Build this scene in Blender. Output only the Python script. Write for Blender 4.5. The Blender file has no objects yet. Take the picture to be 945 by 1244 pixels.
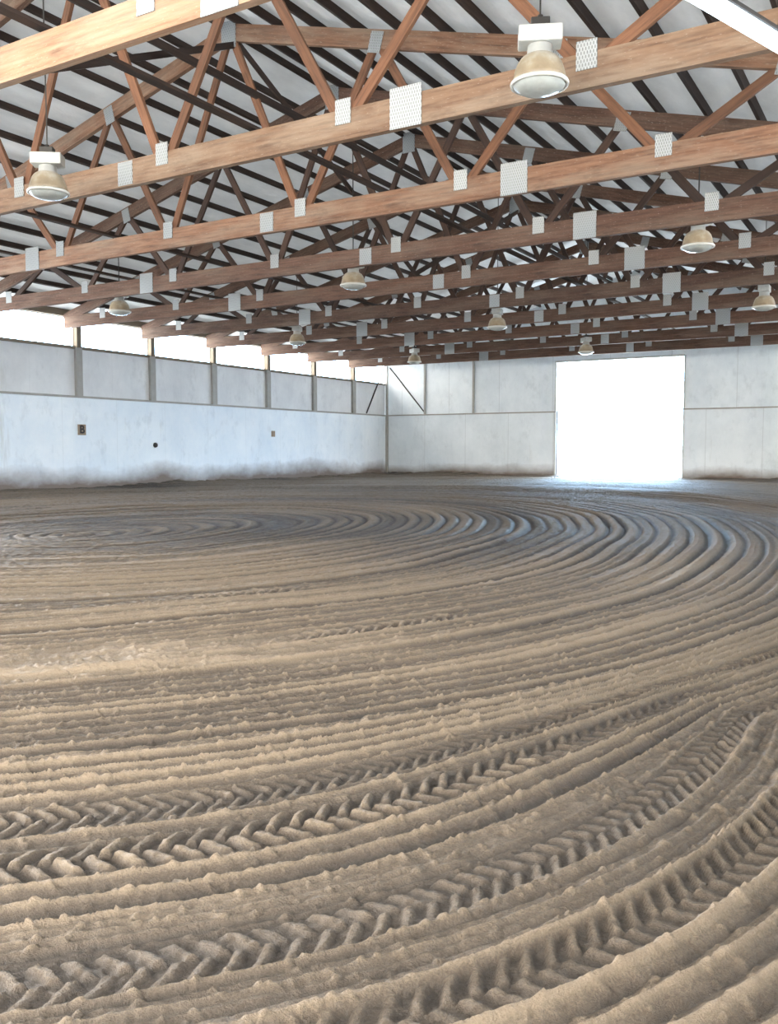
import bpy, bmesh, math, numpy as np
from mathutils import Vector, Matrix
COL = bpy.context.scene.collection
try:
    bpy.context.scene.view_settings.view_transform = 'Standard'
except Exception: pass
H = 1.465               # eye height
RX = -11.9              # ridge x
WL, WR, YF, YN = -25.6, 1.8, 42.5, -1.0
ZB = H + 4.15           # underside of bottom chords
SL = 0.265
PEAK = 8.1 - 4.15       # top chord centre above ZB at ridge

# ---------------------------------------------------------------- materials
def newmat(name):
    m = bpy.data.materials.new(name); m.use_nodes = True
    nt = m.node_tree
    for n in list(nt.nodes):
        if n.type != 'OUTPUT_MATERIAL': nt.nodes.remove(n)
    out = nt.nodes[0]
    b = nt.nodes.new('ShaderNodeBsdfPrincipled')
    nt.links.new(b.outputs[0], out.inputs[0])
    return m, nt, b, out
def N(nt, t, **kw):
    n = nt.nodes.new(t)
    for k, v in kw.items():
        if hasattr(n, k): setattr(n, k, v)
        else: n.inputs[k].default_value = v
    return n
def L(nt, a, b): nt.links.new(a, b)
def coords(nt, scale=(1,1,1), kind='Object'):
    tc = N(nt, 'ShaderNodeTexCoord'); mp = N(nt, 'ShaderNodeMapping')
    mp.inputs['Scale'].default_value = scale
    L(nt, tc.outputs[kind], mp.inputs[0]); return mp.outputs[0]
def noise(nt, vec, s, d=4, r=.55):
    n = N(nt, 'ShaderNodeTexNoise'); n.inputs['Scale'].default_value = s
    n.inputs['Detail'].default_value = d; n.inputs['Roughness'].default_value = r
    L(nt, vec, n.inputs['Vector']); return n.outputs['Fac']
def ramp(nt, fac, stops):
    r = N(nt, 'ShaderNodeValToRGB'); e = r.color_ramp.elements
    while len(e) < len(stops): e.new(.5)
    for i, (p, c) in enumerate(stops):
        e[i].position = p; e[i].color = (*c, 1) if len(c) == 3 else c
    L(nt, fac, r.inputs[0]); return r.outputs[0]
def mix(nt, fac, a, b, mode='MIX'):
    m = N(nt, 'ShaderNodeMix'); m.data_type = 'RGBA'; m.blend_type = mode
    for sock, v in ((m.inputs[0], fac), (m.inputs[6], a), (m.inputs[7], b)):
        if isinstance(v, (int, float)): sock.default_value = v
        elif isinstance(v, tuple): sock.default_value = (*v, 1)
        else: L(nt, v, sock)
    return m.outputs[2]
def math_(nt, op, a, b=0.0, c=None):
    m = N(nt, 'ShaderNodeMath'); m.operation = op
    for i, v in enumerate((a, b) if c is None else (a, b, c)):
        if isinstance(v, (int, float)): m.inputs[i].default_value = v
        else: L(nt, v, m.inputs[i])
    return m.outputs[0]
def bump(nt, b, h, st=.3, dist=.02):
    n = N(nt, 'ShaderNodeBump'); n.inputs['Strength'].default_value = st
    n.inputs['Distance'].default_value = dist
    L(nt, h, n.inputs['Height']); L(nt, n.outputs[0], b.inputs['Normal'])

def wood(name, dark, mid, light, specks=True, dust=.4):
    m, nt, b, o = newmat(name)
    v = coords(nt, (.6, 9, 9))
    g = noise(nt, v, 2.5, 6, .6)
    c = ramp(nt, g, [(.25, dark), (.5, mid), (.78, light)])
    v2 = coords(nt, (.5, .8, .8)); g2 = noise(nt, v2, 1.3, 3)
    c = mix(nt, math_(nt, 'MULTIPLY', g2, .6), c, dark)
    oi = N(nt, 'ShaderNodeObjectInfo')
    k = math_(nt, 'MULTIPLY_ADD', oi.outputs['Random'], .5, .72)
    hs = N(nt, 'ShaderNodeHueSaturation'); L(nt, k, hs.inputs['Value']); L(nt, c, hs.inputs['Color'])
    c = hs.outputs[0]
    if specks:
        v3 = coords(nt, (1.5, 8, 8)); g3 = noise(nt, v3, 9, 3, .7)
        f = ramp(nt, g3, [(.62, (0, 0, 0)), (.70, (1, 1, 1))])
        c = mix(nt, math_(nt, 'MULTIPLY', f, .55), c, (.50, .42, .34))
        v4 = coords(nt, (.35, 2, 2)); g4 = noise(nt, v4, 2, 4, .7)
        f = ramp(nt, g4, [(.42, (0, 0, 0)), (.65, (1, 1, 1))])
        c = mix(nt, math_(nt, 'MULTIPLY', f, dust), c, (.34, .26, .185))
    # dark knots and water stains
    v5 = coords(nt, (.9, 3, 3)); g5 = noise(nt, v5, 1.7, 5, .7)
    f = ramp(nt, g5, [(.56, (0, 0, 0)), (.72, (1, 1, 1))])
    c = mix(nt, math_(nt, 'MULTIPLY', f, .5), c, dark)
    L(nt, c, b.inputs['Base Color']); b.inputs['Roughness'].default_value = .75
    bump(nt, b, g, .25, .01)
    return m
WOOD = wood('timber_orange', (.070, .032, .017), (.22, .105, .055), (.33, .185, .11), True, .4)
WOOD_LIT = wood('timber_dusty_lit', (.11, .056, .030), (.32, .18, .10), (.44, .28, .175), True, .5)  # same timber for near chords, their brighter light put into the colour
WOOD_SHADED = wood('timber_brown_shaded', (.042, .019, .011), (.125, .056, .031), (.20, .10, .06), True, .2)  # same timber for far chords, the shade at depth put into the colour
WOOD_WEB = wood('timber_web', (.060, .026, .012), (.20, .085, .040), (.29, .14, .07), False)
WOOD_WEBSHADED = wood('timber_web_shaded', (.022, .011, .007), (.060, .028, .016), (.105, .052, .031), False)  # web timber again, darkened to paint in the shade of the far trusses
WOOD_DARK = wood('timber_dark', (.018, .010, .006), (.036, .018, .011), (.065, .033, .020), False)

def plate_mat():
    m, nt, b, o = newmat('galvanised_plate')
    v = coords(nt, (1, 1, 1))
    sx = N(nt, 'ShaderNodeSeparateXYZ'); L(nt, v, sx.inputs[0])
    a = math_(nt, 'SINE', math_(nt, 'MULTIPLY', sx.outputs[0], 170))
    c = math_(nt, 'SINE', math_(nt, 'MULTIPLY', sx.outputs[2], 70))
    d = math_(nt, 'MULTIPLY', a, c)
    col = ramp(nt, d, [(.05, (.43, .45, .45)), (.4, (.16, .16, .16))])
    n = noise(nt, v, 6, 3)
    col = mix(nt, math_(nt, 'MULTIPLY', n, .5), col, (.34, .35, .34))
    oi = N(nt, 'ShaderNodeObjectInfo')
    col = mix(nt, math_(nt, 'MULTIPLY', oi.outputs['Random'], .4), col, (.22, .23, .23))
    L(nt, col, b.inputs['Base Color']); b.inputs['Roughness'].default_value = .35
    b.inputs['Metallic'].default_value = .3
    bump(nt, b, d, .3, .003)
    return m
PLATE = plate_mat()

def simple(name, col, rough=.5, metal=0., var=.15, sc=8):
    m, nt, b, o = newmat(name)
    v = coords(nt); n = noise(nt, v, sc, 4)
    c = mix(nt, math_(nt, 'MULTIPLY', n, var * 2), col, tuple(x * .45 for x in col))
    L(nt, c, b.inputs['Base Color']); b.inputs['Roughness'].default_value = rough
    b.inputs['Metallic'].default_value = metal
    return m
LAMP_WHITE = simple('lamp_white_enamel', (.62, .61, .56), .4, 0, .35, 9)
LAMP_RIM = simple('lamp_rim', (.64, .62, .55), .35)
BLACKMETAL = simple('dark_metal', (.05, .045, .04), .5, .5)
def reflector_mat():
    m, nt, b, o = newmat('lamp_reflector_dusty')
    v = coords(nt); sx = N(nt, 'ShaderNodeSeparateXYZ'); L(nt, v, sx.inputs[0])
    n = noise(nt, v, 6, 5)
    f = math_(nt, 'MULTIPLY_ADD', sx.outputs[2], -1.2, 0)
    f = math_(nt, 'ADD', f, math_(nt, 'MULTIPLY', n, .9))
    c = ramp(nt, f, [(.3, (.54, .49, .40)), (.6, (.36, .28, .18)), (1, (.22, .15, .09))])
    L(nt, c, b.inputs['Base Color']); b.inputs['Roughness'].default_value = .4
    return m
REFL = reflector_mat()
def lens_mat():
    m, nt, b, o = newmat('lamp_lens')
    v = coords(nt); n = noise(nt, v, 9, 3)
    c = mix(nt, n, (.56, .58, .54), (.32, .32, .28))
    L(nt, c, b.inputs['Base Color']); b.inputs['Roughness'].default_value = .15
    return m
LENS = lens_mat()

def wall_mat(name, base, shade, dirt_h, seam, axis, seamcol=(.22, .22, .22), z0=0., seamamt=.4, rust=0.):
    m, nt, b, o = newmat(name)
    v = coords(nt); sx = N(nt, 'ShaderNodeSeparateXYZ'); L(nt, v, sx.inputs[0])
    n1 = noise(nt, coords(nt, (1, 1, .8)), .55, 7, .7)
    n2 = noise(nt, coords(nt, (1, 1, .6)), 2.2, 6, .72)
    c = mix(nt, ramp(nt, n1, [(.35, (0, 0, 0)), (.7, (1, 1, 1))]), base, shade)
    c = mix(nt, ramp(nt, n2, [(.54, (0, 0, 0)), (.8, (.5, .5, .5))]), c, tuple(x * .65 for x in shade))
    q = math_(nt, 'FRACT', math_(nt, 'MULTIPLY', sx.outputs[axis], 1 / seam))
    e = math_(nt, 'LESS_THAN', math_(nt, 'ABSOLUTE', math_(nt, 'SUBTRACT', q, .5)), .008 / seam * 1.6)
    c = mix(nt, math_(nt, 'MULTIPLY', e, seamamt), c, seamcol)
    st = noise(nt, coords(nt, (1.1, 1.1, .14)), 1.6, 5, .65)
    c = mix(nt, ramp(nt, st, [(.62, (0, 0, 0)), (.80, (.45, .45, .45))]), c, (.36, .32, .28))
    if dirt_h:
        zz = math_(nt, 'SUBTRACT', sx.outputs[2], math_(nt, 'MULTIPLY', noise(nt, coords(nt, (.35, .35, .6)), 1.1, 6, .6), dirt_h * 3.0))
        f = N(nt, 'ShaderNodeMapRange'); L(nt, zz, f.inputs[0])
        f.inputs[1].default_value = -dirt_h * 1.1; f.inputs[2].default_value = dirt_h * .6
        f.inputs[3].default_value = .95; f.inputs[4].default_value = 0
        c = mix(nt, f.outputs[0], c, (.17, .12, .09))
    L(nt, c, b.inputs['Base Color']); b.inputs['Roughness'].default_value = .8
    bump(nt, b, n2, .2, .01)
    return m
WALL_LOW = wall_mat('wall_whitewash', (.90, .95, .98), (.76, .84, .91), .42, 2.44, 1, seamamt=.10)
WALL_UP = wall_mat('wall_upper_board', (.78, .79, .79), (.62, .63, .64), 0, 3.55, 1, seamamt=.08)
FAR_LOW = wall_mat('far_wall_whitewash', (.86, .91, .94), (.70, .76, .80), .32, 2.44, 0, seamamt=.25)
FAR_UP = wall_mat('far_wall_upper', (.84, .89, .92), (.68, .74, .78), 0, 2.9, 0, seamamt=.3)
TRIM = simple('trim_weathered', (.20, .165, .12), .8, 0, .25, 5)
POSTM = simple('post_weathered', (.42, .41, .38), .8, 0, .3, 4)

def roof_mat():
    m, nt, b, o = newmat('roof_white_lining')
    v = coords(nt, (1, .35, 1)); n = noise(nt, v, 1.2, 5, .6)
    c = ramp(nt, n, [(.3, (.54, .54, .53)), (.7, (.78, .78, .76))])
    L(nt, c, b.inputs['Base Color']); b.inputs['Roughness'].default_value = .6
    bump(nt, b, n, .6, .15)
    tr = N(nt, 'ShaderNodeBsdfTranslucent')
    L(nt, ramp(nt, n, [(.3, (.80, .80, .75)), (.7, (.95, .95, .90))]), tr.inputs[0])
    mx = N(nt, 'ShaderNodeMixShader'); mx.inputs[0].default_value = .012
    L(nt, b.outputs[0], mx.inputs[1]); L(nt, tr.outputs[0], mx.inputs[2]); L(nt, mx.outputs[0], o.inputs[0])
    return m
ROOF = roof_mat()

def sand_mat():
    m, nt, b, o = newmat('arena_sand')
    v = coords(nt)
    n1 = noise(nt, v, .35, 5, .6); n2 = noise(nt, v, 13, 7, .78); n3 = noise(nt, v, 120, 4, .8)
    c = ramp(nt, n1, [(.3, (.118, .086, .057)), (.7, (.155, .116, .079))])
    c = mix(nt, ramp(nt, n2, [(.35, (0, 0, 0)), (.7, (.75, .75, .75))]), c, (.070, .050, .033))
    c = mix(nt, ramp(nt, n3, [(.42, (0, 0, 0)), (.64, (.7, .7, .7))]), c, (.26, .20, .138))
    at = N(nt, 'ShaderNodeAttribute'); at.attribute_name = 'damp_shade'
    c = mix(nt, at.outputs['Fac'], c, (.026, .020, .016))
    at2 = N(nt, 'ShaderNodeAttribute'); at2.attribute_name = 'pale_sand'
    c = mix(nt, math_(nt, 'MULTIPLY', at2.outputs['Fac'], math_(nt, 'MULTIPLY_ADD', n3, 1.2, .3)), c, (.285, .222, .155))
    L(nt, c, b.inputs['Base Color']); b.inputs['Roughness'].default_value = .6
    hh = math_(nt, 'ADD', math_(nt, 'MULTIPLY', n2, .6), math_(nt, 'MULTIPLY', n3, .4))
    bump(nt, b, hh, 1., .045)
    return m
SAND = sand_mat()

# ---------------------------------------------------------------- mesh helpers
def mesh_obj(name, verts, faces, mat, smooth=False, link=True):
    me = bpy.data.meshes.new(name); me.from_pydata([tuple(v) for v in verts], [], faces); me.update()
    me.materials.append(mat)
    if smooth:
        me.polygons.foreach_set('use_smooth', [True] * len(me.polygons))
    ob = bpy.data.objects.new(name, me)
    if link: COL.objects.link(ob)
    return ob
def box_mesh(name, sx, sy, sz, mat, bev=0.0):
    bm = bmesh.new(); bmesh.ops.create_cube(bm, size=1)
    for v in bm.verts: v.co = Vector((v.co.x * sx, v.co.y * sy, v.co.z * sz))
    if bev: bmesh.ops.bevel(bm, geom=list(bm.edges), offset=bev, segments=2, affect='EDGES', profile=.6)
    me = bpy.data.meshes.new(name); bm.to_mesh(me); bm.free(); me.materials.append(mat); return me
def place(name, me, loc, parent=None, rot=(0, 0, 0)):
    ob = bpy.data.objects.new(name, me); COL.objects.link(ob)
    ob.location = loc; ob.rotation_euler = rot
    if parent: ob.parent = parent
    return ob
def multi_box(name, boxes, mat):
    vs, fs = [], []
    for (x0, x1, y0, y1, z0, z1) in boxes:
        k = len(vs)
        vs += [(x0,y0,z0),(x1,y0,z0),(x1,y1,z0),(x0,y1,z0),(x0,y0,z1),(x1,y0,z1),(x1,y1,z1),(x0,y1,z1)]
        fs += [tuple(k + i for i in f) for f in ((0,3,2,1),(4,5,6,7),(0,1,5,4),(1,2,6,5),(2,3,7,6),(3,0,4,7))]
    return mesh_obj(name, vs, fs, mat)
def struct(o, label=None, cat=None):
    o['kind'] = 'structure'
    if label: o['label'] = label
    if cat: o['category'] = cat
def tag(o, label, cat, group=None):
    o['label'] = label; o['category'] = cat
    if group: o['group'] = group
def lathe(name, prof, mat, seg=40, rib=0.0):
    vs, fs = [], []
    for (r, z) in prof:
        for i in range(seg):
            a = 2 * math.pi * i / seg
            rr = r * (1 + (rib if i % 2 else -rib))
            vs.append((rr * math.cos(a), rr * math.sin(a), z))
    for j in range(len(prof) - 1):
        for i in range(seg):
            k = (i + 1) % seg
            fs.append((j*seg+i, j*seg+k, (j+1)*seg+k, (j+1)*seg+i))
    me = bpy.data.meshes.new(name); me.from_pydata(vs, [], fs); me.update(); me.materials.append(mat)
    me.polygons.foreach_set('use_smooth', [True] * len(me.polygons))
    return me

# ---------------------------------------------------------------- floor of harrowed sand
rng = np.random.RandomState(5)
TAB = rng.rand(256, 256)
def vn(x, y, seed=0):
    x = x + seed * 17.31; y = y + seed * 7.77
    xi = np.floor(x).astype(np.int64); yi = np.floor(y).astype(np.int64)
    fx = x - xi; fy = y - yi
    fx = fx*fx*(3-2*fx); fy = fy*fy*(3-2*fy)
    a = TAB[xi & 255, yi & 255]; b = TAB[(xi+1) & 255, yi & 255]
    c = TAB[xi & 255, (yi+1) & 255]; d = TAB[(xi+1) & 255, (yi+1) & 255]
    return (a*(1-fx)+b*fx)*(1-fy) + (c*(1-fx)+d*fx)*fy - .5
def fbm(x, y, oct=4, seed=0, g=.5):
    s = 0; a = 1; f = 1
    for i in range(oct):
        s = s + a * vn(x*f, y*f, seed+i*3); a *= g; f *= 2.03
    return s
def axis(lo, hi, flo, fhi, fine, growth, cap):
    pts = list(np.arange(flo, fhi, fine))
    x = pts[-1]; st = fine
    while x < hi:
        st = min(st*growth, cap); x += st; pts.append(min(x, hi))
    x = pts[0]; st = fine; left = []
    while x > lo:
        st = min(st*growth, cap); x -= st; left.append(max(x, lo))
    return np.array(left[::-1] + pts)
ax = axis(WL, WR, -3.2, .3, .0090, 1.0033, .032)
ay = axis(YN, YF, 1.2, 4.4, .0090, 1.0033, .052)
XX, YY = np.meshgrid(ax, ay)
CX, CY, KY = -12.5, 10.3, .65
def sstep(a, b, x):
    t = np.clip((x-a)/(b-a), 0, 1); return t*t*(3-2*t)
dx = XX - CX; dy = YY - CY; dy = np.where(dy > 0, dy*KY, dy)
rho = np.sqrt(dx*dx + dy*dy); phi = np.arctan2(dy, dx); s = phi * 13.0
# the outer passes swing inward along the right-hand side
spir = np.minimum(14*np.clip(phi+.67, 0, 1)**2, .95)
rho = rho + spir*sstep(11.6, 13.0, rho)
inner = 1-sstep(4.5, 8.0, rho)
rw = rho + .40*vn(XX*.13, YY*.13, 2) + .10*vn(XX*.5, YY*.5, 3) + .012*vn(XX*2.5, YY*2.5, 4) + 1.8*inner*vn(XX*.09, YY*.15, 23)
def furrows(r, p, seed, sh=1.0):
    t = r/p; i = np.floor(t).astype(np.int64); f = t - i
    hA = TAB[(i*7+seed) & 255, (i*13+5) & 255]
    prof = 1-np.abs(2*f-1)
    prof = prof**sh
    return prof*(.45+.85*hA)
dist = np.sqrt(XX**2+YY**2)
P = .135
base = furrows(rw, P, 3, 1.5)
# coarser grooves dominate farther out so they stay readable
far = sstep(7, 13, dist)
base = base*(1-.6*far) + .6*far*furrows(rw, .27, 9, 1.2)*1.25
amp = .048*(.85+.8*vn(s*.22, rw*.9, 9))*(1+.7*sstep(5, 12, dist))*(1-.55*(1-sstep(1.5, 6, rho)))
h = base*amp
h += .011*(1-np.abs(2*((rw/.045) % 1)-1))*(.8+1.4*vn(s*.35, rw*4, 14))*(1-sstep(5, 8, dist))
pe = np.abs(((rw+.4) % 1.62)-.81)
outer = sstep(11.8, 12.3, rho)
h += (.030*np.exp(-(pe/.045)**2)*(.8+.7*vn(s*.3, rw*.5, 12)) - .024*np.exp(-((pe-.13)/.06)**2))*(1-.4*outer)*(1-.6*inner)
# loose paler soil where passes meet
pu = (XX+5.3)*.75+(YY-4.0)*.66; pv = (XX+5.3)*-.66+(YY-4.0)*.75
patch = np.exp(-(pu/1.9)**2 - (pv/.45)**2)
patch = np.clip(patch*1.3*(1+1.2*vn(XX*1.3, YY*1.3, 31)), 0, 1)
h = h*(1-.45*patch) + patch*(.016 + .035*fbm(XX*3, YY*3, 4, 33))
line = pv + .35 + .25*vn(XX*.7, YY*.7, 35)
wind = np.exp(-(line/.10)**2)*np.exp(-((pu+.3)/2.0)**2)
h += .035*wind*(1+1.2*fbm(XX*4, YY*4, 3, 36))
# tyre tracks
rt = rho + .08*vn(XX*.22, YY*.22, 41)
allin = np.zeros_like(h)
def track(r0, w, smin, smax, depth=.03, period=.11, flip=1, fade=.6, seed=0, lugh=.026, lo=.45, k=1.2):
    global h, allin
    q = (rt - r0)/(w*.5)
    on = sstep(smin-fade, smin+fade, s)*(1-sstep(smax-fade, smax+fade, s))
    inside = (1-sstep(.84, 1.06, np.abs(q)))*on
    side = q > 0
    u = (s*r0/13.0)/period + np.where(side, .5, 0) + flip*(np.abs(q)**1.4)*.75 + .12*vn(XX*3, YY*3, 51+seed)
    f = u-np.floor(u)
    iu = np.floor(u).astype(np.int64)
    la = .75+.5*TAB[(iu*3+seed) & 255, (side*11+seed) & 255]
    lug = sstep(.06, .24, f)*(1-sstep(.50, .66, f))*sstep(-.02, .10, np.abs(q)+.02)
    st = np.clip(.9+k*vn(s*.4, q*.35+r0, 60+seed), lo, 1.2)
    tr = -depth + lugh*lug*la*st + .007*fbm(XX*16, YY*16, 4, 61+seed)
    h = h*(1-inside) + (tr + .02 + h*.25*np.clip(1-st, 0, 1))*inside
    berm = np.exp(-((np.abs(q)-1.17)/.12)**2)*on
    h = h + berm*.012*(.9+.8*vn(s*1.5, rw*2, 63+seed))
    allin = np.maximum(allin, inside)
track(12.47, .20, -30, 30, .022, .090, 1, seed=1, lugh=.026)
track(12.86, .24, -30, -5.0, .022, .105, -1, seed=2, lugh=.028, lo=.5, k=1.0)
track(13.62, .22, -30, 30, .024, .095, 1, seed=3)
track(14.12, .22, -30, 30, .024, .095, -1, seed=4)
track(9.7, .24, -6.8, -4.6, .025, .12, 1, .25, seed=5, lugh=.034, lo=.5, k=.8)
track(7.4, .26, -9, -5, .02, .13, 1, .5, seed=6, lugh=.034)
# crumbly surface
h += fbm(XX*9, YY*9, 5, 71, .68)*.009*(1-.5*allin)
nearm = 1-sstep(5, 9, dist)
h += .006*fbm(XX*42, YY*42, 2, 75)*nearm
cl = fbm(XX*30, YY*30, 2, 81)
h += np.minimum(np.clip(cl-.26, 0, 1)*.08, .013)*(1-.7*allin)
hl = h.copy() - .03
h += .05*fbm(XX*.3, YY*.3, 2, 91)
dw = np.minimum(XX-WL, YF-YY)
dw = np.where((XX > -15.5) & (XX < -9.7) & (YY > 38), XX-WL, dw)
h += .16*np.exp(-dw/.7)*(1+1.3*fbm(XX*.5, YY*.5, 3, 95))
h = h - .03
ny, nx = XX.shape
co = np.empty((ny*nx, 3), np.float32); co[:, 0] = XX.ravel(); co[:, 1] = YY.ravel(); co[:, 2] = h.ravel()
me = bpy.data.meshes.new('floor')
me.vertices.add(ny*nx); me.vertices.foreach_set('co', co.ravel())
ii = (np.arange(ny-1)[:, None]*nx + np.arange(nx-1)[None, :]).ravel()
q = np.stack([ii, ii+1, ii+nx+1, ii+nx], 1).astype(np.int32)
me.loops.add(q.size); me.loops.foreach_set('vertex_index', q.ravel())
me.polygons.add(len(q)); me.polygons.foreach_set('loop_start', np.arange(0, q.size, 4, dtype=np.int32))
me.polygons.foreach_set('use_smooth', np.ones(len(q), bool))
me.update(calc_edges=True)
damp_shade = np.clip(.52-(hl+.018)*21, 0, .92) + .20*sstep(.0, .35, fbm(XX*.22, YY*.22, 3, 99)) + .36*sstep(7, 20, dist)  # damp soil, with furrow contrast and far-floor shade painted into the colour
damp_shade = np.clip(damp_shade*(1-.6*patch), 0, .93).astype(np.float32)
a = me.attributes.new('damp_shade', 'FLOAT', 'POINT'); a.data.foreach_set('value', damp_shade.ravel())
pale_sand = np.clip(patch*.4 + wind*.5 + .8*sstep(-.012, .03, hl)*(1-.65*sstep(7, 17, dist)), 0, .88).astype(np.float32)  # paler on the patch, windrow and crests, weaker with distance
a = me.attributes.new('pale_sand', 'FLOAT', 'POINT'); a.data.foreach_set('value', pale_sand.ravel())
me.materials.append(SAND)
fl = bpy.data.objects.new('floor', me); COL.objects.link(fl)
struct(fl, 'harrowed brown sand arena floor with curved furrows and tyre tracks', 'floor')

# outside ground
gm = simple('outside_gravel', (.82, .81, .78), .9, 0, .05, 2)
g = multi_box('ground', [(-150, 150, YF+.25, 200, -.3, -.06), (-150, 150, -120, YN-.2, -.3, -.06),
                         (-150, WL-.25, YN-.2, YF+.25, -.3, -.06), (WR+.25, 150, YN-.2, YF+.25, -.3, -.06)], gm)
struct(g, 'pale gravel ground outside the building', 'ground')

# ---------------------------------------------------------------- walls
Z1, Z2, Z3 = 3.29, 5.00, 6.06
OY = 13.0   # side doorway from YN to OY
posts = [17.95, 21.5, 25.0, 28.5, 32.1, 35.7, 39.2]
wl = multi_box('wall_left', [(WL-.2, WL, OY, YF, -.3, Z1)], WALL_LOW); struct(wl, 'whitewashed lower kickboard wall with soil splashes', 'wall')
wl2 = multi_box('wall_left_upper', [(WL-.2, WL-.08, OY, YF, Z1, Z2), (WL-.2, WL-.08, YN, YF, Z3, 6.25)], WALL_UP)
wl2.name = 'wall_left.001'; struct(wl2, 'grey upper wall boarding below the clerestory openings', 'wall')
wr = multi_box('wall_right', [(WR, WR+.2, YN, YF, -.3, Z1), (WR+.08, WR+.2, YN, YF, Z1, Z2), (WR+.08, WR+.2, YN, YF, Z3, 6.25)], WALL_LOW); struct(wr, 'whitewashed side wall', 'wall')
wnr = multi_box('wall_near', [(WL-.2, -6.5, YN-.2, YN, -.3, 6.2), (-6.5, 1.2, YN-.2, YN, 4.9, 6.2), (1.2, WR+.2, YN-.2, YN, -.3, 6.2)], FAR_LOW)
struct(wnr, 'whitewashed end wall with wide open doorway', 'wall')
DX0, DX1, DZ = -15.72, -9.57, 5.72
fw = multi_box('wall_far', [(WL-.2, DX0, YF, YF+.2, -.3, Z1), (DX1, WR+.2, YF, YF+.2, -.3, Z1)], FAR_LOW)
struct(fw, 'whitewashed lower end wall with grime streaks', 'wall')
def roofz(x, off): return ZB + PEAK - SL*abs(x-RX) + off
vs = []; fs = []
def prism(poly, y0, y1):
    k = len(vs); n = len(poly)
    for y in (y0, y1):
        for (x, z) in poly: vs.append((x, y, z))
    fs.append(tuple(k+i for i in range(n))); fs.append(tuple(k+n+i for i in reversed(range(n))))
    for i in range(n):
        j = (i+1) % n; fs.append((k+i, k+n+i, k+n+j, k+j))
o_ = .31
prism([(WL-.2, Z1), (DX0, Z1), (DX0, roofz(DX0, o_)), (WL-.2, roofz(WL-.2, o_))], YF+.08, YF+.2)
prism([(DX1, Z1), (WR+.2, Z1), (WR+.2, roofz(WR+.2, o_)), (DX1, roofz(DX1, o_))], YF+.08, YF+.2)
prism([(DX0, DZ), (DX1, DZ), (DX1, roofz(DX1, o_)), (RX, roofz(RX, o_)), (DX0, roofz(DX0, o_))], YF+.08, YF+.2)
fu = mesh_obj('wall_far.001', vs, fs, FAR_UP); struct(fu, 'pale boarded upper end wall and gable', 'wall')

tn = [0]
def trim(boxes, mat, label, cat='trim'):
    tn[0] += 1
    t = multi_box('trim_%d' % tn[0], boxes, mat); struct(t, label, cat); return t
trim([(WL-.1, WL+.06, OY, YF, Z1-.04, Z1+.03)], POSTM, 'weathered ledge capping the kickboards')
trim([(WL-.09, WL+.0, OY, YF, Z2-.05, Z2+.04)], TRIM, 'dark sill rail under the clerestory')
trim([(WL-.2, WL+.02, YN, YF, Z3-.02, Z3+.22)], TRIM, 'dark header rail above the clerestory')
trim([(WR-.02, WR+.2, YN, YF, Z3-.02, Z3+.22)], TRIM, 'dark header rail above the clerestory')
trim([(WL, DX0, YF-.05, YF+.1, Z1-.03, Z1+.03), (DX1, WR, YF-.05, YF+.1, Z1-.03, Z1+.03)], POSTM, 'weathered ledge on the end wall')
for y in posts:
    trim([(WL-.08, WL+.05, y-.13, y+.13, Z1, Z2)], POSTM, 'grey timber wall post', 'post')
    trim([(WL-.12, WL+.06, y-.10, y+.10, Z2, Z3)], TRIM, 'dark timber post between clerestory openings', 'post')
trim([(WL, WL+.12, YF-.12, YF, 0, 6.0)], POSTM, 'corner post', 'post')
for x in (-20.3, -23.2):
    trim([(x-.05, x+.05, YF-.0, YF+.08, Z1, 6.2)], POSTM, 'end wall post', 'post')
wn = 0
ys = [14.4] + posts + [YF-.1]
for a_, b_ in zip(ys[:-1], ys[1:]):
    wn += 1
    y0, y1 = a_+.09, b_-.09
    w = multi_box('window_%d' % wn, [(WL-.16, WL-.12, y0, y1, Z2+.04, Z2+.07), (WL-.16, WL-.12, y0, y1, Z3-.05, Z3-.02),
        (WL-.16, WL-.12, y0, y0+.03, Z2+.07, Z3-.05), (WL-.16, WL-.12, y1-.03, y1, Z2+.07, Z3-.05)], LAMP_WHITE)
    struct(w, 'bright clerestory opening with thin frame', 'window')
d = multi_box('door_1', [(DX0-.08, DX0+.0, YF-.03, YF+.22, 0, DZ), (DX1, DX1+.05, YF-.03, YF+.22, 0, DZ), (DX0-.08, DX1+.05, YF-.03, YF+.22, DZ, DZ+.08)], LAMP_WHITE)
struct(d, 'large open end doorway with bright daylight outside', 'door')

# ---------------------------------------------------------------- roof
xl, xr = WL-.6, WR+.6
vs = []
for y in (YN-.6, YF+.7):
    for x in (xl, RX, xr): vs.append((x, y, roofz(x, .33)))
ce = mesh_obj('ceiling', vs, [(0,1,4,3), (1,2,5,4)], ROOF); struct(ce, 'pale softly backlit lining of the gabled roof', 'ceiling')
ang = math.atan(SL)
pm = box_mesh('purlin', YF-YN-.1, .07, .145, WOOD_DARK)
k = 0
xs = []
for sgn in (-1, 1):
    for i in range(0, 15):
        xs.append((RX+sgn*(.20 + i*.90), sgn))
for x, sgn in xs:
    o = place('purlin' if k == 0 else 'purlin.%03d' % k, pm, (x, (YF+YN)/2, roofz(x, .243)))
    o.matrix_world = Matrix.Translation(o.location) @ Matrix.Rotation(sgn*ang, 4, 'Y') @ Matrix.Rotation(math.pi/2, 4, 'Z')
    tag(o, 'dark brown timber purlin running along under the pale roof lining', 'roof purlin', 'roof purlins'); k += 1

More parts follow.
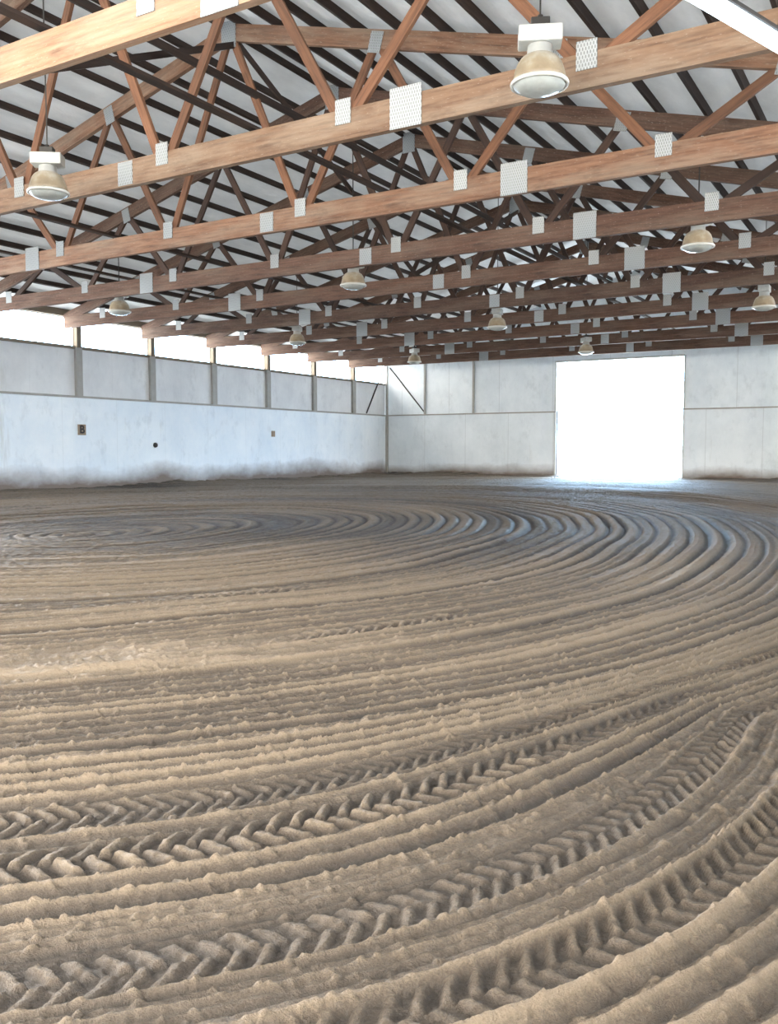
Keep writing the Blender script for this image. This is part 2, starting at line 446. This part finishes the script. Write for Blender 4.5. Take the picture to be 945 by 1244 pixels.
# ---------------------------------------------------------------- trusses
T = .11; CH = .40; TH = .32
truss_parts = []
def beam_part(name, p0, p1, hgt, thk, mat, y=0):
    p0 = Vector((p0[0], 0, p0[1])); p1 = Vector((p1[0], 0, p1[1])); dv = p1-p0
    me_ = box_mesh(name, dv.length, thk, hgt, mat, .006)
    a_ = math.atan2(dv.z, dv.x)
    truss_parts.append((name, me_, (p0+p1)/2 + Vector((0, y, 0)), (0, -a_, 0)))
HW = 13.68
beam_part('bottom_chord', (-HW, CH/2), (HW, CH/2), CH, T, WOOD)
beam_part('top_chord', (-HW, PEAK-SL*HW+.0), (0, PEAK), TH, T*.96, WOOD)
beam_part('top_chord', (0, PEAK), (HW, PEAK-SL*HW), TH, T*.96, WOOD)
bn = [-11.75, -8.42, -5.05, -1.7, 1.7, 5.05, 8.42, 11.75]
tnod = [-10.1, -6.73, -3.37, 0, 3.37, 6.73, 10.1]
def ztop(x): return PEAK - SL*abs(x)
for i, b_ in enumerate(bn):
    for t_ in (i-1, i):
        if 0 <= t_ < len(tnod):
            tx = tnod[t_]
            e = -.05 if tx < b_ else .05
            dy_ = .012 if t_ == i else -.012
            beam_part('web', (b_+e, CH*.62), (tx-e, ztop(tx)-.08), .15, T*.6, WOOD_WEB, dy_)
nodeP = box_mesh('nail_plate', .25, .012, .33, PLATE, .003)
spl = box_mesh('nail_plate', .47, .012, .52, PLATE, .003)
splm = box_mesh('nail_plate', .32, .012, .36, PLATE, .003)
topP = box_mesh('nail_plate', .26, .012, .36, PLATE, .003)
pkP = box_mesh('nail_plate', .36, .012, .52, PLATE, .003)
fy = -T/2-.006
for b_ in bn: truss_parts.append(('nail_plate', nodeP, Vector((b_, fy, CH-.03)), (0, 0, 0)))
for x in (6.02, -6.02): truss_parts.append(('nail_plate', spl, Vector((x, fy, CH/2+.05)), (0, 0, 0)))
truss_parts.append(('nail_plate', splm, Vector((.9, fy, CH/2)), (0, 0, 0)))
for x in tnod:
    truss_parts.append(('nail_plate', pkP if x == 0 else topP, Vector((x, fy, ztop(x)-.06)), (0, 0 if x == 0 else (ang if x > 0 else -ang), 0)))
first = None
TY = [6.75+3.55*i for i in range(10)]
for n, y in enumerate(TY):
    e = bpy.data.objects.new('roof_truss' if n == 0 else 'roof_truss.%03d' % n, None)
    COL.objects.link(e); e.location = (RX, y, ZB); e.empty_display_size = .3
    tag(e, ('dusty timber roof truss, bottom chord coloured lighter as if lit, with galvanised nail plates' if n < 2 else
            'orange-brown timber roof truss with galvanised nail plates' if n < 3 else
            'timber roof truss coloured darker as if in shade, with galvanised nail plates'), 'roof truss', 'timber roof trusses')
    parts = []
    if first is None:
        first = []
        for (nm, me_, loc, rot) in truss_parts:
            o = place(nm, me_, loc, e, rot); first.append(o)
        parts = first
    else:
        for o0 in first:
            o = o0.copy(); o.parent = e; COL.objects.link(o); parts.append(o)
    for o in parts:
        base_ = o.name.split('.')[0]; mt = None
        if base_ == 'bottom_chord' and n < 2: mt = WOOD_LIT
        if base_ in ('bottom_chord', 'top_chord') and n >= 3: mt = WOOD_SHADED
        if base_ == 'web' and n >= 3: mt = WOOD_WEBSHADED
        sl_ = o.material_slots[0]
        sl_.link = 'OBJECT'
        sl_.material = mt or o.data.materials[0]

# long braces tying the trusses
def long_brace(x, z, n, h_=.14, t_=.05, y0=5.5, y1=YF-.3, mat=WOOD_DARK):
    me_ = box_mesh('brace_board', y1-y0, t_, h_, mat, .004)
    o = place('brace_board' if n == 0 else 'brace_board.%03d' % n, me_, (x, (y0+y1)/2, z), rot=(0, 0, math.pi/2))
    tag(o, 'long brown brace board nailed across the truss webs', 'brace', 'long brace boards')
long_brace(-11.22, ZB+2.62, 0)
long_brace(-15.35, ZB+CH+.08, 1, .05, .14)
long_brace(-8.5, ZB+CH+.08, 2, .05, .14)
long_brace(-18.7, ZB+CH+.06, 3, .05, .14)
def seg(name, p0, p1, h_, t_, mat, label, cat, group=None):
    p0 = Vector(p0); p1 = Vector(p1); dv = p1-p0
    me_ = box_mesh(name, dv.length, t_, h_, mat)
    o = bpy.data.objects.new(name, me_); COL.objects.link(o)
    o.location = (p0+p1)/2; o.rotation_euler = dv.to_track_quat('X', 'Z').to_euler()
    tag(o, label, cat, group); return o
for i, (x, a0, a1, ox) in enumerate([(-11.9, 0, 2, .12), (-11.9, 4, 2, .2), (-11.9, 4, 6, .12)]):
    top = ZB+ztop(x-RX)-.25
    seg('sway_brace', (x+ox, TY[a0], ZB+CH+.05), (x+ox, TY[a1], top), .12, .04, WOOD_DARK, 'dark diagonal sway brace between the trusses', 'brace', 'sway braces')

# ---------------------------------------------------------------- high-bay lamps
refl = lathe('reflector', [(.10, .0), (.15, -.012), (.20, -.045), (.238, -.10), (.262, -.17), (.278, -.24), (.288, -.29), (.282, -.29), (.272, -.24), (.255, -.17), (.23, -.10), (.19, -.055), (.09, -.02)], REFL, 64, .010)
rim = lathe('rim', [(.286, -.28), (.308, -.285), (.314, -.30), (.308, -.32), (.288, -.325), (.278, -.31)], LAMP_RIM)
lens = lathe('lens', [(.285, -.305), (.262, -.34), (.20, -.375), (.12, -.395), (.05, -.402), (.0005, -.403)], LENS)
neck = lathe('socket_housing', [(.0005, .10), (.11, .10), (.13, .09), (.135, .0), (.15, -.01), (.15, -.03), (.09, -.04)], LAMP_WHITE)
bal = box_mesh('ballast_box', .46, .28, .17, LAMP_WHITE, .02)
cap = box_mesh('junction_box', .20, .15, .10, BLACKMETAL, .012)
hook = lathe('hook', [(.0005, .42), (.03, .41), (.035, .37), (.02, .34)], BLACKMETAL, 12)
n = 0
for y, zo in ((9.1, 4.20), (17.75, 4.12), (26.0, 4.10), (34.6, 4.12)):
    for x in (-3.8, -11.6, -19.4):
        e = bpy.data.objects.new('high_bay_lamp' if n == 0 else 'high_bay_lamp.%03d' % n, None); COL.objects.link(e)
        zc = H + zo
        if n == 0: x, y, zc = -3.66, 9.25, H + 4.19
        e.location = (x, y, zc); e.empty_display_size = .2
        e.rotation_euler = (0, 0, math.radians(25 + 11*n))
        rl = roofz(x, .18) - zc
        rod = box_mesh('hanging_rod', .018, .018, rl-.36, BLACKMETAL)
        place('reflector', refl, (0, 0, 0), e); place('rim', rim, (0, 0, 0), e); place('lens', lens, (0, 0, 0), e)
        place('socket_housing', neck, (0, 0, 0), e); place('ballast_box', bal, (0, 0, .185), e)
        place('junction_box', cap, (.0, 0, .32), e); place('hook', hook, (0, 0, 0), e)
        place('hanging_rod', rod, (0, 0, .36+(rl-.36)/2), e)
        tag(e, 'dusty white high bay lamp with bell reflector hanging from the roof', 'lamp', 'high bay lamps'); n += 1

# fluorescent strip fixture on the near chords
em, nt, b, o_m = newmat('tube_glow')
b.inputs['Base Color'].default_value = (.9, .95, 1, 1); b.inputs['Emission Color'].default_value = (.72, .88, 1, 1); b.inputs['Emission Strength'].default_value = 5
p0 = Vector((-2.50, 6.76, ZB-.064)); p1 = Vector((-1.22, 10.45, ZB-.064)); dv = p1-p0
e = bpy.data.objects.new('fluorescent_light', None); COL.objects.link(e); e.location = (p0+p1)/2; e.rotation_euler = (0, 0, math.atan2(dv.y, dv.x))
tag(e, 'long lit white fluorescent strip light under the trusses', 'strip light')
place('housing', box_mesh('housing', dv.length, .20, .05, BLACKMETAL, .01), (0, 0, .035), e)
place('diffuser', box_mesh('diffuser', dv.length-.02, .18, .08, em, .035), (0, 0, -.02), e)

# ---------------------------------------------------------------- wall items
SIGN = simple('sign_tan', (.30, .22, .15), .7, 0, .2, 10); INK = simple('sign_ink', (.03, .025, .02), .7)
def wall_sign(y, z, ch, sz):
    e = bpy.data.objects.new('letter_sign', None); COL.objects.link(e); e.location = (WL, y, z)
    place('board', box_mesh('board', .03, sz, sz*1.1, SIGN, .006), (.02, 0, 0), e)
    if ch:
        c = bpy.data.curves.new('t', 'FONT'); c.body = ch; c.size = sz*1.15; c.extrude = .004; c.offset = .012; c.align_x = 'CENTER'; c.align_y = 'CENTER'
        t = bpy.data.objects.new('t', c); COL.objects.link(t); bpy.context.view_layer.update()
        mm = bpy.data.meshes.new_from_object(t); mm.materials.clear(); mm.materials.append(INK)
        bpy.data.objects.remove(t)
        place('letter', mm, (.039, 0, 0), e, (math.pi/2, 0, math.pi/2))
    tag(e, 'small tan board with dark letter B fixed to white wall' if ch else 'small plain tan board fixed to white wall', 'sign')
wall_sign(21.55, 2.13, 'B', .34)
wall_sign(32.4, 2.14, '', .24)
kb = lathe('wall_bracket', [(.0005, .10), (.05, .10), (.09, .06), (.10, 0), (.0005, 0)], BLACKMETAL, 16)
o = place('wall_bracket', kb, (WL, 25.07, 1.6), rot=(0, math.pi/2, 0)); tag(o, 'small dark round metal bracket on white wall', 'bracket')
seg('corner_brace', (-25.4, YF+.04, 5.9), (-23.2, YF+.04, 3.4), .05, .05, INK, 'thin dark diagonal brace on the end wall corner', 'brace')
seg('corner_brace', (WL-.04, YF-.2, 5.9), (WL-.04, 40.5, 3.36), .04, .06, INK, 'thin dark diagonal brace on the side wall corner', 'brace')

# ---------------------------------------------------------------- world + low soft sun
w = bpy.data.worlds.new('World'); bpy.context.scene.world = w; w.use_nodes = True
nt = w.node_tree; bg = nt.nodes['Background']
tc = N(nt, 'ShaderNodeTexCoord'); sx = N(nt, 'ShaderNodeSeparateXYZ'); L(nt, tc.outputs['Generated'], sx.inputs[0])
f = math_(nt, 'MULTIPLY_ADD', sx.outputs[1], .5, .5)
c = ramp(nt, f, [(.0, (1.0, .92, .80)), (.5, (.95, .96, .98)), (.8, (.65, .92, 1.25)), (1.0, (.95, 1.5, 2.1))])
L(nt, c, bg.inputs[0]); bg.inputs[1].default_value = 18
sl = bpy.data.lights.new('sun', 'SUN'); sl.energy = 5; sl.angle = math.radians(8); sl.color = (1, .90, .78)
so = bpy.data.objects.new('sun', sl); COL.objects.link(so)
so.rotation_euler = Vector((1, -.12, -.22)).to_track_quat('-Z', 'Y').to_euler()
so.location = (-40, 5, 12)

cam = bpy.data.cameras.new('Camera'); co_ = bpy.data.objects.new('Camera', cam); COL.objects.link(co_)
cam.sensor_fit = 'VERTICAL'; cam.sensor_height = 24; cam.lens = 1080/1244*24
cam.clip_start = .05; cam.clip_end = 500
co_.location = (0, 0, H); co_.rotation_euler = (math.radians(90-4.08), 0, math.radians(30.9))
bpy.context.scene.camera = co_
